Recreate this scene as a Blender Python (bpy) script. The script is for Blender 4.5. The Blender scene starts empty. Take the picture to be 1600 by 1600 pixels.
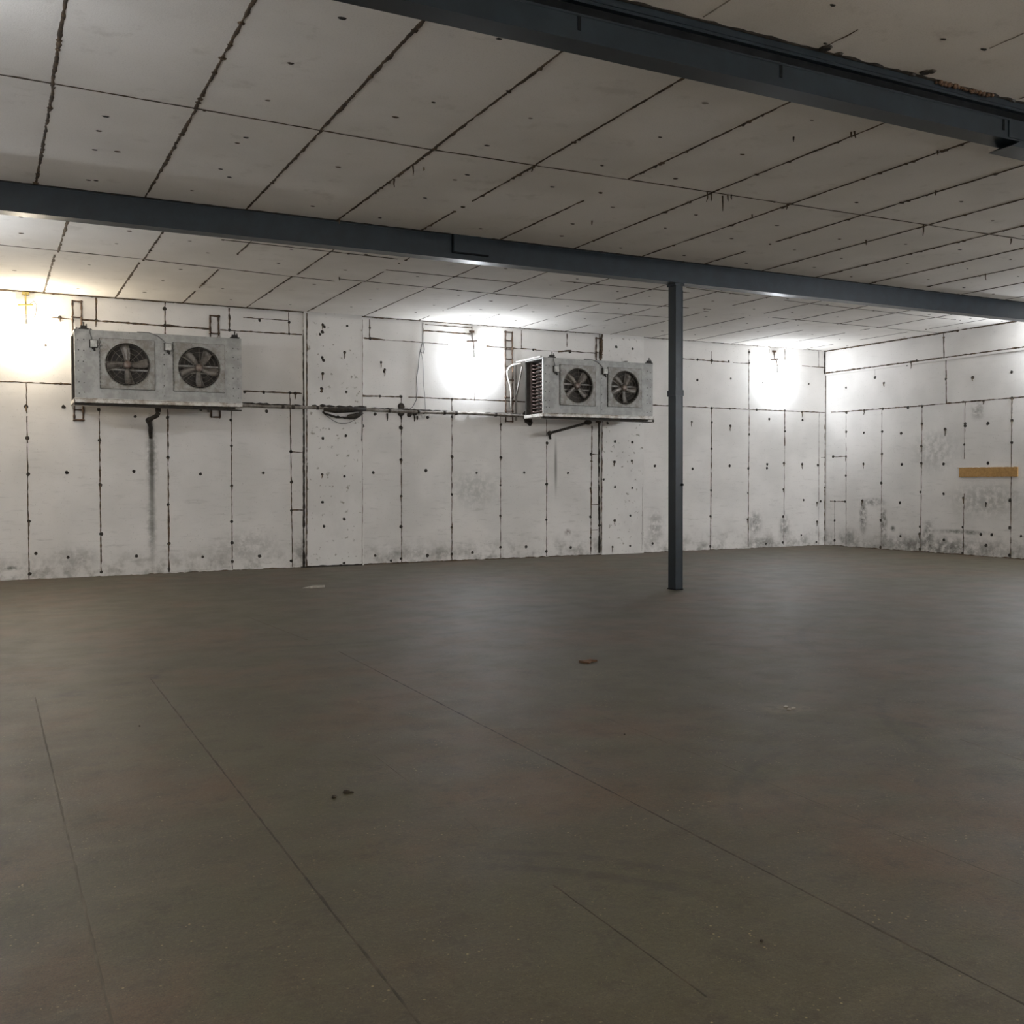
import bpy, bmesh, math, random
from mathutils import Vector, Matrix, noise

# ------------------------------------------------------------------ camera
SC = bpy.context.scene
COL = SC.collection
F_PX, YAW, PITCH, ROLL = 1578.2, 0.477295, -0.030301, -0.003881
EYE = Vector((0, 0, 1.5))
FW = Vector((math.sin(YAW)*math.cos(PITCH), math.cos(YAW)*math.cos(PITCH), math.sin(PITCH)))
R0 = Vector((math.cos(YAW), -math.sin(YAW), 0)); U0 = R0.cross(FW)
RT = R0*math.cos(ROLL) + U0*math.sin(ROLL)
UP = U0*math.cos(ROLL) - R0*math.sin(ROLL)
cd = bpy.data.cameras.new('camera'); cam = bpy.data.objects.new('camera', cd); COL.objects.link(cam)
cd.sensor_width = 36; cd.lens = F_PX/1600*36; cd.clip_start = .05; cd.clip_end = 200
cam.matrix_world = Matrix(((RT.x, UP.x, -FW.x, EYE.x), (RT.y, UP.y, -FW.y, EYE.y), (RT.z, UP.z, -FW.z, EYE.z), (0, 0, 0, 1)))
SC.camera = cam
SC.view_settings.view_transform = 'Standard'; SC.view_settings.look = 'None'
SC.view_settings.gamma = 1; SC.view_settings.use_curve_mapping = False
SC.view_settings.exposure = 0.65

# ------------------------------------------------------------------ world and lamp strengths
w = bpy.data.worlds.new('world'); SC.world = w; w.use_nodes = True
w.node_tree.nodes['Background'].inputs[0].default_value = (.5, .55, .6, 1)
w.node_tree.nodes['Background'].inputs[1].default_value = .05
BULB = 1.0                      # master for all bulbs
COOL = (.87, .93, 1.0); WARM = (1.0, .89, .70); NEUT = (1.0, .95, .86)

# room planes (m)
D, XR, Z, XL, YF = 17.4415, 17.1939, 4.4791, -1.25, -7.0
YB2 = 11.22                     # far beam front face
YB1 = 5.33                      # near beam front face

def ray(x, y): return FW*F_PX + RT*(x-800) + UP*(800-y)
def hit(x, y, ax, v):
    d = ray(x, y); return EYE + d*((v-EYE[ax])/d[ax])
def wb(x, y, off=0.0): return hit(x, y, 1, D-off)
def wr(x, y, off=0.0): return hit(x, y, 0, XR-off)
def wc(x, y, off=0.0): return hit(x, y, 2, Z-off)
def wf(x, y, off=0.0): return hit(x, y, 2, off)

# ------------------------------------------------------------------ material helpers
class NT:
    def __init__(s, name):
        s.m = bpy.data.materials.new(name); s.m.use_nodes = True
        s.t = s.m.node_tree; s.n = s.t.nodes; s.l = s.t.links
        s.b = s.n['Principled BSDF']
        s.co = s.n.new('ShaderNodeTexCoord').outputs['Object']
    def noise(s, scale, detail=4, rough=.6, vec=None, stretch=None):
        v = vec or s.co
        if stretch:
            mp = s.n.new('ShaderNodeMapping'); mp.inputs['Scale'].default_value = stretch
            s.l.new(v, mp.inputs['Vector']); v = mp.outputs[0]
        n = s.n.new('ShaderNodeTexNoise'); n.inputs['Scale'].default_value = scale
        n.inputs['Detail'].default_value = detail; n.inputs['Roughness'].default_value = rough
        s.l.new(v, n.inputs['Vector']); return n.outputs['Fac']
    def rng(s, fac, a, b, c=0.0, d=1.0, smooth=True):
        r = s.n.new('ShaderNodeMapRange'); r.interpolation_type = 'SMOOTHSTEP' if smooth else 'LINEAR'
        r.inputs['From Min'].default_value = a; r.inputs['From Max'].default_value = b
        r.inputs['To Min'].default_value = c; r.inputs['To Max'].default_value = d
        s.l.new(fac, r.inputs['Value']); return r.outputs[0]
    def math(s, op, a, b=None):
        m = s.n.new('ShaderNodeMath'); m.operation = op
        for i, v in enumerate((a, b)):
            if v is None: continue
            if isinstance(v, (int, float)): m.inputs[i].default_value = v
            else: s.l.new(v, m.inputs[i])
        return m.outputs[0]
    def mix(s, fac, a, b, mode='MIX'):
        m = s.n.new('ShaderNodeMix'); m.data_type = 'RGBA'; m.blend_type = mode
        for sock, v in ((m.inputs[0], fac), (m.inputs[6], a), (m.inputs[7], b)):
            if isinstance(v, (int, float)): sock.default_value = v
            elif isinstance(v, tuple): sock.default_value = (*v, 1)[:4]
            else: s.l.new(v, sock)
        return m.outputs[2]
    def vor(s, scale, vec=None, out='Distance'):
        n = s.n.new('ShaderNodeTexVoronoi'); n.inputs['Scale'].default_value = scale
        s.l.new(vec or s.co, n.inputs['Vector']); return n.outputs[out]
    def ell(s, c, r, a=1.0, b=.35):
        """soft ellipsoidal blob mask: 1 inside, 0 outside"""
        sb = s.n.new('ShaderNodeVectorMath'); sb.operation = 'SUBTRACT'; sb.inputs[1].default_value = c
        s.l.new(s.co, sb.inputs[0])
        dv = s.n.new('ShaderNodeVectorMath'); dv.operation = 'DIVIDE'; dv.inputs[1].default_value = r
        s.l.new(sb.outputs[0], dv.inputs[0])
        ln = s.n.new('ShaderNodeVectorMath'); ln.operation = 'LENGTH'; s.l.new(dv.outputs[0], ln.inputs[0])
        return s.rng(ln.outputs['Value'], b, a, 1.0, 0.0)
    def ring(s, c, R, wd):
        sb = s.n.new('ShaderNodeVectorMath'); sb.operation = 'DISTANCE'; sb.inputs[1].default_value = c
        s.l.new(s.co, sb.inputs[0])
        d = s.math('ABSOLUTE', s.math('SUBTRACT', sb.outputs['Value'], R))
        return s.rng(d, wd*.3, wd, 1.0, 0.0)
    def bump(s, h, strength=.3, dist=.01):
        b = s.n.new('ShaderNodeBump'); b.inputs['Strength'].default_value = strength
        b.inputs['Distance'].default_value = dist; s.l.new(h, b.inputs['Height'])
        s.l.new(b.outputs[0], s.b.inputs['Normal'])
    def out(s, col, rough=.8, metal=0.0, spec=None):
        if isinstance(col, tuple): s.b.inputs['Base Color'].default_value = (*col, 1)
        else: s.l.new(col, s.b.inputs['Base Color'])
        if isinstance(rough, (int, float)): s.b.inputs['Roughness'].default_value = rough
        else: s.l.new(rough, s.b.inputs['Roughness'])
        s.b.inputs['Metallic'].default_value = metal
        if spec is not None: s.b.inputs['Specular IOR Level'].default_value = spec
        return s.m

def worn(name, c1, c2, scale=8, rough=.6, metal=0.0, lo=.4, hi=.65, bump=0, spec=None, speck=None):
    t = NT(name); f = t.noise(scale, 6, .65)
    c = t.mix(t.rng(f, lo, hi), c1, c2)
    if speck:
        c = t.mix(t.rng(t.noise(scale*9, 3, .6), .62, .7), c, speck)
    if bump: t.bump(t.noise(scale*4, 4), bump, .004)
    return t.out(c, rough, metal, spec)

def wall_mat(name, axis, stains):
    """white foam board wall: trowel streaks, scuffs, grime near the floor, stains with their own shapes"""
    t = NT(name)
    st = (.35, 1, 2.2) if axis == 'x' else (1, .35, 2.2)
    base = t.mix(t.rng(t.noise(1.1, 3, .5), .35, .68), (.755, .73, .705), (.665, .645, .62))
    streak = t.rng(t.noise(7, 7, .72, stretch=st), .53, .70)
    sx = t.n.new('ShaderNodeSeparateXYZ'); t.l.new(t.co, sx.inputs[0]); zc = sx.outputs[2]
    amt = t.rng(zc, .2, 3.1, .34, .07, False)
    c = t.mix(t.math('MULTIPLY', streak, amt), base, (.28, .27, .245))
    scuff = t.rng(t.noise(16, 8, .8), .60, .70)
    c = t.mix(t.math('MULTIPLY', scuff, t.rng(zc, .1, 2.9, .70, .12, False)), c, (.17, .16, .14))
    specks = t.rng(t.noise(48, 3, .6), .66, .72)
    c = t.mix(t.math('MULTIPLY', specks, .45), c, (.14, .12, .09))
    grime = t.math('MULTIPLY', t.rng(zc, 0.0, .55, 1.0, 0.0), t.rng(t.noise(3.2, 7, .72), .42, .68))
    c = t.mix(t.math('MULTIPLY', grime, .72), c, (.17, .16, .135))
    for (cc, rr, col, k) in stains:
        m = t.ell(cc, rr, 1.0, .1)
        if rr[0] >= .075: m = t.math('MULTIPLY', m, t.rng(t.noise(9, 6, .7), .36, .60))
        c = t.mix(t.math('MULTIPLY', m, k), c, col)
    t.bump(t.noise(30, 5, .6), .25, .004)
    return t.out(c, .82, spec=.25)

GREY = (.13, .125, .11)
back_stains = [
    ((2.372, D, 1.85), (.070, .3, .95), (.05, .048, .040), .80), ((2.375, D, 1.9), (.14, .3, .8), (.09, .085, .07), .7), ((2.365, D, 1.0), (.065, .3, 1.1), (.12, .118, .10), .55), ((2.36, D, .8), (.12, .3, .8), (.12, .12, .10), .5),
    ((2.36, D, 2.45), (.07, .3, .22), (.03, .028, .024), .95),
    ((15.10, D, .55), (.28, .3, .40), GREY, .75), ((15.95, D, .42), (.22, .3, .45), GREY, .7), ((15.3, D, .1), (.7, .3, .22), GREY, .6),
    ((10.275, D, .475), (.10, .3, .10), (.10, .045, .03), .95), ((.28, D, .185), (.22, .3, .05), (.08, .09, .07), .9),
    ((5.36, D, .52), (.16, .3, .06), (.1, .11, .09), .85), ((5.62, D, .57), (.22, .3, .07), (.1, .11, .09), .85),
    ((4.9, D, .3), (.3, .3, .35), GREY, .55), ((7.0, D, .15), (1.2, .3, .2), GREY, .35), ((1.2, D, .3), (.5, .3, .3), GREY, .4), ((3.9, D, .4), (.8, .3, .4), GREY, .35),
    ((8.2, D, 1.35), (.8, .3, .55), (.35, .36, .34), .5), ((10.0, D, 1.8), (.05, .3, .75), (.2, .19, .17), .8),
    ((7.1, D, 2.72), (.35, .3, .1), GREY, .7),
    ((12.4, D, .55), (.3, .3, .5), GREY, .55), ((5.5, D, 2.8), (.6, .3, .12), GREY, .5)]
right_stains = [
    ((XR, 16.30, .70), (.3, .16, .55), (.09, .08, .065), .9), ((XR, 15.72, .55), (.3, .14, .55), (.09, .08, .065), .85),
    ((XR, 16.0, 1.02), (.3, .40, .13), GREY, .8), ((XR, 15.47, .46), (.3, .10, .09), (.08, .08, .065), .95),
    ((XR, 14.55, .42), (.3, .22, .35), GREY, .8), ((XR, 14.3, .12), (.3, 2.6, .30), GREY, .8), ((XR, 13.7, .46), (.3, .9, .07), (.1, .1, .08), .8),
    ((XR, 14.4, 2.1), (.3, .8, .6), (.33, .33, .31), .6), ((XR, 13.2, 1.1), (.3, 1.2, .5), (.30, .30, .28), .6), ((XR, 13.4, 2.85), (.3, .22, .25), GREY, .6),
    ((XR, 16.7, .2), (.3, .4, .3), GREY, .6)]

M = {}
M['wall_back'] = wall_mat('back_wall_foam', 'x', back_stains)
M['wall_right'] = wall_mat('right_wall_foam', 'y', right_stains)
M['wall_plain'] = wall_mat('side_wall_foam', 'x', [])
M['mastic'] = worn('mastic', (.045, .030, .018), (.13, .085, .048), 14, .85)
M['mastic_dark'] = worn('mastic_dark', (.016, .013, .010), (.045, .034, .024), 18, .8)
M['mastic_faint'] = worn('mastic_faint', (.20, .175, .14), (.38, .35, .30), 10, .85)
M['pilaster'] = worn('pilaster_foam', (.75, .73, .705), (.67, .65, .625), 1.2, .8, speck=(.35, .33, .29))

# ceiling
t = NT('ceiling_foam')
c = t.mix(t.rng(t.noise(.8, 3, .5), .35, .68), (.88, .845, .80), (.79, .755, .705))
c = t.mix(t.math('MULTIPLY', t.rng(t.noise(3.0, 7, .7), .56, .70), .22), c, (.40, .36, .30))
c = t.mix(t.math('MULTIPLY', t.rng(t.noise(90, 2, .6), .5, .75), .25), c, (.50, .46, .41))
t.bump(t.noise(110, 3, .6), .35, .004)
M['ceiling'] = t.out(c, .85, spec=.2)

# floor
t = NT('terrazzo_concrete')
c = t.mix(t.rng(t.noise(.55, 5, .6), .45, .56), (.165, .162, .108), (.230, .158, .108))
c = t.mix(t.rng(t.noise(1.3, 6, .65), .40, .64), c, (.150, .134, .096))
c = t.mix(t.math('MULTIPLY', t.rng(t.noise(5.5, 8, .8), .50, .64), .75), c, (.09, .077, .054))
c = t.mix(t.math('MULTIPLY', t.rng(t.noise(2.2, 8, .75, stretch=(.5, 1.6, 1)), .52, .66), .40), c, (.29, .265, .22))
c = t.mix(t.math('MULTIPLY', t.rng(t.noise(150, 3, .7), .47, .64), .60), c, (.06, .05, .035))
c = t.mix(t.math('MULTIPLY', t.rng(t.noise(45, 5, .8), .50, .66), .50), c, (.30, .27, .21))
c = t.mix(t.math('MULTIPLY', t.rng(t.noise(14, 8, .8), .54, .66), .45), c, (.06, .052, .036))
flk = t.math('MULTIPLY', t.rng(t.vor(34), .10, .17, 1.0, 0.0), t.rng(t.noise(2.6, 5, .7), .50, .62))
c = t.mix(t.math('MULTIPLY', flk, .85), c, (.75, .67, .50))
flk2 = t.math('MULTIPLY', t.rng(t.vor(60), .08, .16, 1.0, 0.0), t.rng(t.noise(9, 3, .6), .42, .60))
c = t.mix(t.math('MULTIPLY', flk2, .6), c, (.60, .53, .40))
for cc, rr, col, k in [((1.105, 8.19, 0), (.10, .16, .2), (.035, .03, .02), .8), ((.486, 7.78, 0), (.25, .18, .2), (.045, .037, .027), .75),
                       ((.85, 8.0, 0), (.16, .08, .2), (.05, .042, .03), .6), ((4.62, 5.02, 0), (.28, .22, .2), (.5, .47, .42), .5),
                       ((5.02, 4.33, 0), (.10, .14, .2), (.05, .042, .03), .7), ((9.1, 11.15, 0), (1.0, .28, .2), (.07, .062, .052), .55),
                       ((2.6, 8.2, 0), (.7, .2, .2), (.07, .06, .045), .45), ((6.0, 10.2, 0), (1.6, .5, .2), (.10, .09, .075), .5)]:
    m = t.math('MULTIPLY', t.ell(cc, rr, 1.0, .15), t.rng(t.noise(13, 5, .7), .36, .56))
    c = t.mix(t.math('MULTIPLY', m, k), c, col)
# tyre arcs: rubber marks left by a turning truck
for cc, R, wd, gate, gr, k in [
        ((.95, 2.25, 0), 1.62, .045, (2.05, 3.35, 0), (.55, .75, 1), .55), ((.95, 2.25, 0), 1.46, .05, (1.95, 3.25, 0), (.55, .75, 1), .6),
        ((4.6, 3.3, 0), 1.35, .05, (3.7, 4.0, 0), (1.1, 1.0, 1), .25), ((4.4, 2.6, 0), 1.72, .04, (3.4, 3.9, 0), (1.2, 1.0, 1), .40),
        ((5.6, 8.6, 0), 2.0, .08, (5.2, 10.3, 0), (1.6, 1.0, 1), .5), ((6.6, 8.3, 0), 2.3, .07, (5.4, 10.2, 0), (2.0, 1.2, 1), .45),
        ((7.8, 8.9, 0), 2.5, .07, (6.3, 8.6, 0), (1.6, 2.6, 1), .4), ((7.0, 2.9, 0), 2.6, .05, (4.9, 4.4, 0), (1.2, 1.0, 1), .4),
        ((9.4, 5.0, 0), 3.4, .06, (7.6, 7.4, 0), (2.4, 1.8, 1), .35), ((3.2, 12.0, 0), 3.0, .08, (3.4, 9.2, 0), (2.2, 1.2, 1), .35)]:
    m = t.math('MULTIPLY', t.ring(cc, R, wd), t.ell(gate, gr, 1.0, .4))
    m = t.math('MULTIPLY', m, t.rng(t.noise(8, 5, .7), .34, .56))
    c = t.mix(t.math('MULTIPLY', m, k), c, (.055, .047, .035))
t.bump(t.noise(55, 5, .65), .35, .004)
c = t.mix(1.0, c, (.40, .345, .235), 'MULTIPLY')
M['floor'] = t.out(c, t.rng(t.noise(2.4, 5, .6), .35, .7, .54, .61), spec=.62)
M['floor_joint'] = worn('floor_joint', (.035, .028, .020), (.08, .066, .046), 9, .8)
M['floor_joint_faint'] = worn('floor_joint_faint', (.085, .072, .052), (.13, .11, .08), 5, .8)

M['steel'] = worn('slate_blue_painted_steel', (.009, .015, .021), (.013, .022, .031), 5, .34, 0, .35, .7, spec=.4)
M['steel_dark'] = worn('steel_shadow_gap', (.008, .009, .010), (.014, .015, .017), 6, .95, spec=.03)  # near-black steel: shade of the beam recess put into the colour
M['casing'] = worn('galvanised_casing', (.42, .42, .405), (.31, .31, .295), 5, .55, .1, .38, .62, speck=(.22, .20, .16))
M['casing_dirty'] = worn('fan_plate_metal', (.36, .355, .335), (.23, .215, .19), 7, .58, .1, .38, .62, speck=(.13, .10, .07))
M['tray'] = worn('drip_tray_metal', (.62, .60, .56), (.36, .31, .26), 9, .5, .2, .42, .62, speck=(.10, .05, .03))
M['dark'] = worn('dark_interior', (.030, .026, .022), (.055, .047, .04), 9, .8)
M['blade'] = worn('fan_blade_metal', (.21, .19, .17), (.11, .095, .08), 8, .42, .3)
M['hub'] = worn('fan_hub_metal', (.26, .22, .19), (.16, .11, .09), 14, .45, .3)
M['wire'] = worn('guard_wire', (.16, .14, .12), (.24, .21, .18), 20, .5, .4)
M['rubber'] = worn('black_bolt_metal', (.014, .012, .011), (.035, .028, .022), 20, .7)
M['copper'] = worn('tarnished_tube', (.26, .20, .18), (.12, .085, .075), 18, .4, .6)
M['fins'] = worn('coil_fins', (.05, .045, .042), (.09, .08, .075), 20, .55, .4)
M['box'] = worn('junction_box_plastic', (.60, .60, .57), (.40, .40, .37), 20, .5)
M['rust'] = worn('rusted_bracket', (.045, .030, .022), (.11, .065, .04), 16, .85, .1, .4, .62, .3)
M['white_tube'] = worn('white_painted_tube', (.66, .64, .61), (.42, .38, .34), 12, .5)
M['hanger'] = worn('hanger_steel', (.34, .32, .30), (.16, .13, .11), 12, .55)
M['pipe'] = worn('pipe_insulation', (.30, .275, .25), (.13, .11, .09), 5, .8, 0, .42, .6, .3, speck=(.09, .07, .05))
M['cable'] = worn('grey_cable', (.24, .235, .23), (.16, .155, .15), 8, .6)
M['wood'] = worn('chipboard', (.46, .27, .09), (.36, .20, .065), 26, .75, 0, .4, .6, .3, speck=(.20, .10, .035))
M['paper'] = worn('dirty_paper', (.46, .43, .38), (.32, .29, .25), 12, .8)
M['leaf'] = worn('dry_leaf', (.12, .055, .02), (.07, .034, .014), 25, .7)
M['black'] = worn('dark_clod', (.02, .014, .008), (.04, .03, .018), 20, .9)
M['foam'] = worn('expanding_foam', (.13, .07, .04), (.05, .03, .02), 30, .9, speck=(.30, .21, .12))
M['brass'] = worn('ochre_socket', (.45, .36, .10), (.30, .24, .08), 14, .6)

def bulb_mat(name, col, s):
    """clear glowing glass: lets the filament's light out"""
    m = bpy.data.materials.new(name); m.use_nodes = True; t = m.node_tree; n = t.nodes
    n.remove(n['Principled BSDF']); a = n.new('ShaderNodeAddShader'); tr = n.new('ShaderNodeBsdfTransparent'); em = n.new('ShaderNodeEmission')
    em.inputs[0].default_value = (*col, 1); em.inputs[1].default_value = s
    t.links.new(tr.outputs[0], a.inputs[0]); t.links.new(em.outputs[0], a.inputs[1]); t.links.new(a.outputs[0], n['Material Output'].inputs[0]); return m

# ------------------------------------------------------------------ mesh builder
class MB:
    def __init__(s): s.v = []; s.f = []; s.mi = []; s.sm = []
    def face(s, vs, mi=0, sm=False): s.f.append(tuple(vs)); s.mi.append(mi); s.sm.append(sm)
    def add(s, pts): i = len(s.v); s.v += [Vector(p) for p in pts]; return i
    def box(s, a, b, mi=0):
        x0, y0, z0 = [min(a[i], b[i]) for i in range(3)]; x1, y1, z1 = [max(a[i], b[i]) for i in range(3)]
        i = s.add([(x0,y0,z0),(x1,y0,z0),(x1,y1,z0),(x0,y1,z0),(x0,y0,z1),(x1,y0,z1),(x1,y1,z1),(x0,y1,z1)])
        for q in ((0,3,2,1),(4,5,6,7),(0,1,5,4),(1,2,6,5),(2,3,7,6),(3,0,4,7)): s.face([i+k for k in q], mi)
        return s
    def hexa(s, P, mi=0):
        i = s.add(P)
        for q in ((0,3,2,1),(4,5,6,7),(0,1,5,4),(1,2,6,5),(2,3,7,6),(3,0,4,7)): s.face([i+k for k in q], mi)
        return s
    def bar(s, a, b, w, h=None, up=(0,0,1), mi=0):
        """rectangular bar from a to b"""
        a, b = Vector(a), Vector(b); d = (b-a).normalized(); h = h or w
        u = Vector(up); 
        if abs(d.dot(u)) > .95: u = Vector((0,1,0))
        x = d.cross(u).normalized()*w/2; y = x.cross(d).normalized()*h/2
        return s.hexa([a-x-y, a+x-y, a+x+y, a-x+y, b-x-y, b+x-y, b+x+y, b-x+y], mi)
    def tube(s, pts, r, n=8, mi=0, cap=True, rj=0.0, rng=None):
        pts = [Vector(p) for p in pts]; rings = []
        T0 = None
        for k, P in enumerate(pts):
            d = (pts[min(k+1, len(pts)-1)] - pts[max(k-1, 0)]).normalized()
            if T0 is None:
                ref = Vector((0,0,1)) if abs(d.z) < .9 else Vector((0,1,0)); x = d.cross(ref).normalized()
            else: x = (T0 - d*T0.dot(d)).normalized()
            T0 = x; y = d.cross(x)
            rr = (r[k] if isinstance(r, (list, tuple)) else r)*(1 + (rng.uniform(-rj, rj) if rng else 0))
            rings.append(s.add([P + (x*math.cos(2*math.pi*j/n) + y*math.sin(2*math.pi*j/n))*rr for j in range(n)]))
        for a, b in zip(rings, rings[1:]):
            for j in range(n): s.face((a+j, a+(j+1)%n, b+(j+1)%n, b+j), mi, True)
        if cap:
            s.face([rings[0]+j for j in range(n)][::-1], mi); s.face([rings[-1]+j for j in range(n)], mi)
        return s
    def ball(s, c, r, nu=14, nv=9, mi=0, jit=0, rng=None):
        c = Vector(c); r = Vector(r) if isinstance(r, (tuple, list)) else Vector((r, r, r)); rows = []
        for k in range(1, nv):
            th = math.pi*k/nv; row = []
            for j in range(nu):
                ph = 2*math.pi*j/nu; q = 1 + (rng.uniform(-jit, jit) if rng else 0)
                row.append((c.x+r.x*math.sin(th)*math.cos(ph)*q, c.y+r.y*math.sin(th)*math.sin(ph)*q, c.z+r.z*math.cos(th)*q))
            rows.append(s.add(row))
        t_ = s.add([c+Vector((0,0,r.z))]); b_ = s.add([c-Vector((0,0,r.z))])
        for j in range(nu):
            s.face((t_, rows[0]+j, rows[0]+(j+1)%nu), mi, True); s.face((b_, rows[-1]+(j+1)%nu, rows[-1]+j), mi, True)
            for a, b in zip(rows, rows[1:]): s.face((a+j, b+j, b+(j+1)%nu, a+(j+1)%nu), mi, True)
        return s
    def build(s, name, mats, parent=None, origin=None):
        me = bpy.data.meshes.new(name)
        o0 = Vector(origin) if origin is not None else Vector((0,0,0))
        me.from_pydata([v-o0 for v in s.v], [], s.f)
        mats = mats if isinstance(mats, (list, tuple)) else [mats]
        for m in mats: me.materials.append(M[m] if isinstance(m, str) else m)
        for p, mi, sm in zip(me.polygons, s.mi, s.sm): p.material_index = mi; p.use_smooth = sm
        me.update()
        o = bpy.data.objects.new(name, me); COL.objects.link(o)
        if parent: o.parent = parent
        if origin is not None: o.location = o0
        return o

def tag(o, label, cat, group=None, kind=None):
    if label: o['label'] = label
    if cat: o['category'] = cat
    if group: o['group'] = group
    if kind: o['kind'] = kind
    return o
def struct(o, label=None): 
    o['kind'] = 'structure'
    if label: o['label'] = label
    return o
def empty(name, loc):
    o = bpy.data.objects.new(name, None); COL.objects.link(o); o.location = loc; o.empty_display_size = .1; return o

# beads of mastic squeezed from the board joints, and anchor plugs: part of a wall's or ceiling's own mesh
def bead(mb, A, B, n, rng, w=.02, th=.003, mi=1, gap=0.0, blob=.3, wob=.004, step=.04):
    A, B, n = Vector(A), Vector(B), Vector(n); d = B-A; L = d.length; d.normalize(); s_ = n.cross(d).normalized()
    k = max(2, int(L/step)); sd = rng.random()*100; prev = None
    for i in range(k+1):
        u = i/k; P = A + d*L*u
        nz = noise.noise(Vector((sd, u*L*2.3, 0))); nz2 = noise.noise(Vector((sd, u*L*9, 5)))
        P = P + s_*(nz2*wob*1.6)
        hw = max(.003, w/2*(1 + .5*nz + .7*nz2 + rng.uniform(-.28, .28)))
        cur = mb.add([P - s_*hw, P + n*th*(1+.5*nz2), P + s_*hw])
        if prev is not None and not (gap and noise.noise(Vector((sd+7, u*L*.9, 2))) > (.55-gap)):
            mb.face((prev, cur, cur+1, prev+1), mi, True); mb.face((prev+1, cur+1, cur+2, prev+2), mi, True)
        prev = cur
        if rng.random() < blob*step: plug(mb, P, n, w*rng.uniform(.6, 1.15), rng, mi, th*1.6, rng.uniform(.5, 1.0))
def plug(mb, P, n, r, rng, mi=1, th=.006, e=1.0):
    P, n = Vector(P), Vector(n)
    a = Vector((0,0,1)) if abs(n.z) < .5 else Vector((0,1,0)); x = n.cross(a).normalized(); y = n.cross(x)
    k = 9; rr = [r*rng.uniform(.8, 1.15) for _ in range(k)]
    i = mb.add([P + (x*math.cos(2*math.pi*j/k)*rr[j] + y*math.sin(2*math.pi*j/k)*rr[j]*e) for j in range(k)])
    c_ = mb.add([P + (x*math.cos(2*math.pi*j/k)*rr[j] + y*math.sin(2*math.pi*j/k)*rr[j]*e)*.7 + n*th for j in range(k)])
    for j in range(k): mb.face((i+j, i+(j+1)%k, c_+(j+1)%k, c_+j), mi)
    mb.face([c_+j for j in range(k)], mi)
def drip(mb, P, n, L, rng, mi=1, r=.007):
    """mastic drip running or hanging down"""
    P = Vector(P)
    mb.tube([P, P+Vector((rng.uniform(-.006,.006), rng.uniform(-.006,.006), -L*.6)), P+Vector((rng.uniform(-.01,.01), rng.uniform(-.01,.01), -L))], [r*1.3, r, r*.5], 6, mi)

# ------------------------------------------------------------------ floor
rng = random.Random(3)
mb = MB(); mb.box((XL-.3, YF-.3, -.2), (XR+.3, D+.3, 0))
for a, b, w_, mi in [((235,1060),(665,1612),.009,1), ((530,1018),(1650,1595),.010,1), ((55,1090),(178,1612),.008,2), ((865,1383),(1105,1558),.007,1),
                     ((585,1180),(640,1222),.006,2), ((725,1277),(750,1300),.005,2), ((385,963),(480,1000),.02,2), ((930,1115),(1650,1404),.007,2), ((1500,1155),(1650,1205),.010,2)]:
    bead(mb, wf(*a), wf(*b), (0,0,1), rng, w_, .0012, mi, gap=.12 if mi == 2 else 0.0, blob=0, wob=.0015, step=.05)
struct(mb.build('floor', ['floor', 'floor_joint', 'floor_joint_faint']), 'worn speckled concrete floor with thin joint lines')

# ------------------------------------------------------------------ ceiling
mb = MB(); mb.box((XL-.3, YF-.3, Z), (XR+.3, D+.3, Z+.2))
DN = (0, 0, -1); rng = random.Random(11)
for k in range(-4, 17):                                   # board joints running away from the camera, between the beams
    x = .47 + 1.037*k
    bead(mb, (x, YB1+.2, Z), (x, 8.40, Z), DN, rng, .026 if k < 7 else .030, .007, 1, blob=1.6, wob=.005, gap=.0 if k != 3 else .12)
    bead(mb, (x+.01, 8.40, Z), (x+rng.uniform(-.02, .03), YB2, Z), DN, rng, .026 if k < 5 else .030, .007, 1, blob=1.8, wob=.006, gap=.0 if k < 4 else .16)
for a, b in zip([(XL, 8.30), (.46, 8.34), (3.54, 8.46), (7.67, 8.38), (11.46, 8.30)], [(.46, 8.34), (3.54, 8.46), (7.67, 8.38), (11.46, 8.30), (XR, 8.22)]):
    bead(mb, (*a, Z), (*b, Z), DN, rng, .018, .006, 1, blob=.5, gap=.0)
for k in range(-4, 13):                                   # boards nearest the camera
    x = 4.12 + 1.03*k
    bead(mb, (x, YF, Z), (x+.01, YB1-.05, Z), DN, rng, .012, .004, 1 if k % 2 else 3, blob=.5, gap=.22)
bead(mb, (XL, YB1-.01, Z), (XR, YB1-.01, Z), DN, rng, .034, .010, 2, blob=1.0, wob=.008)
bead(mb, (XL, YB2-.01, Z), (XR, YB2-.01, Z), DN, rng, .03, .008, 2, blob=.6)
for k in range(-4, 17):                                   # boards beyond the far beam, staggered rows
    x = .84 + 1.045*k
    bead(mb, (x, YB2+.2, Z), (x, 14.35, Z), DN, rng, .024 if k < 9 else .016, .006, 1, blob=.8, wob=.006, gap=.05 + (.18 if k > 8 else .08))
    bead(mb, (x-.03, 14.5, Z), (x-.03, D-.01, Z), DN, rng, .026 if k < 5 else .015, .006, 1, blob=.7, wob=.006, gap=.02 if k < 6 else .22)
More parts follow.
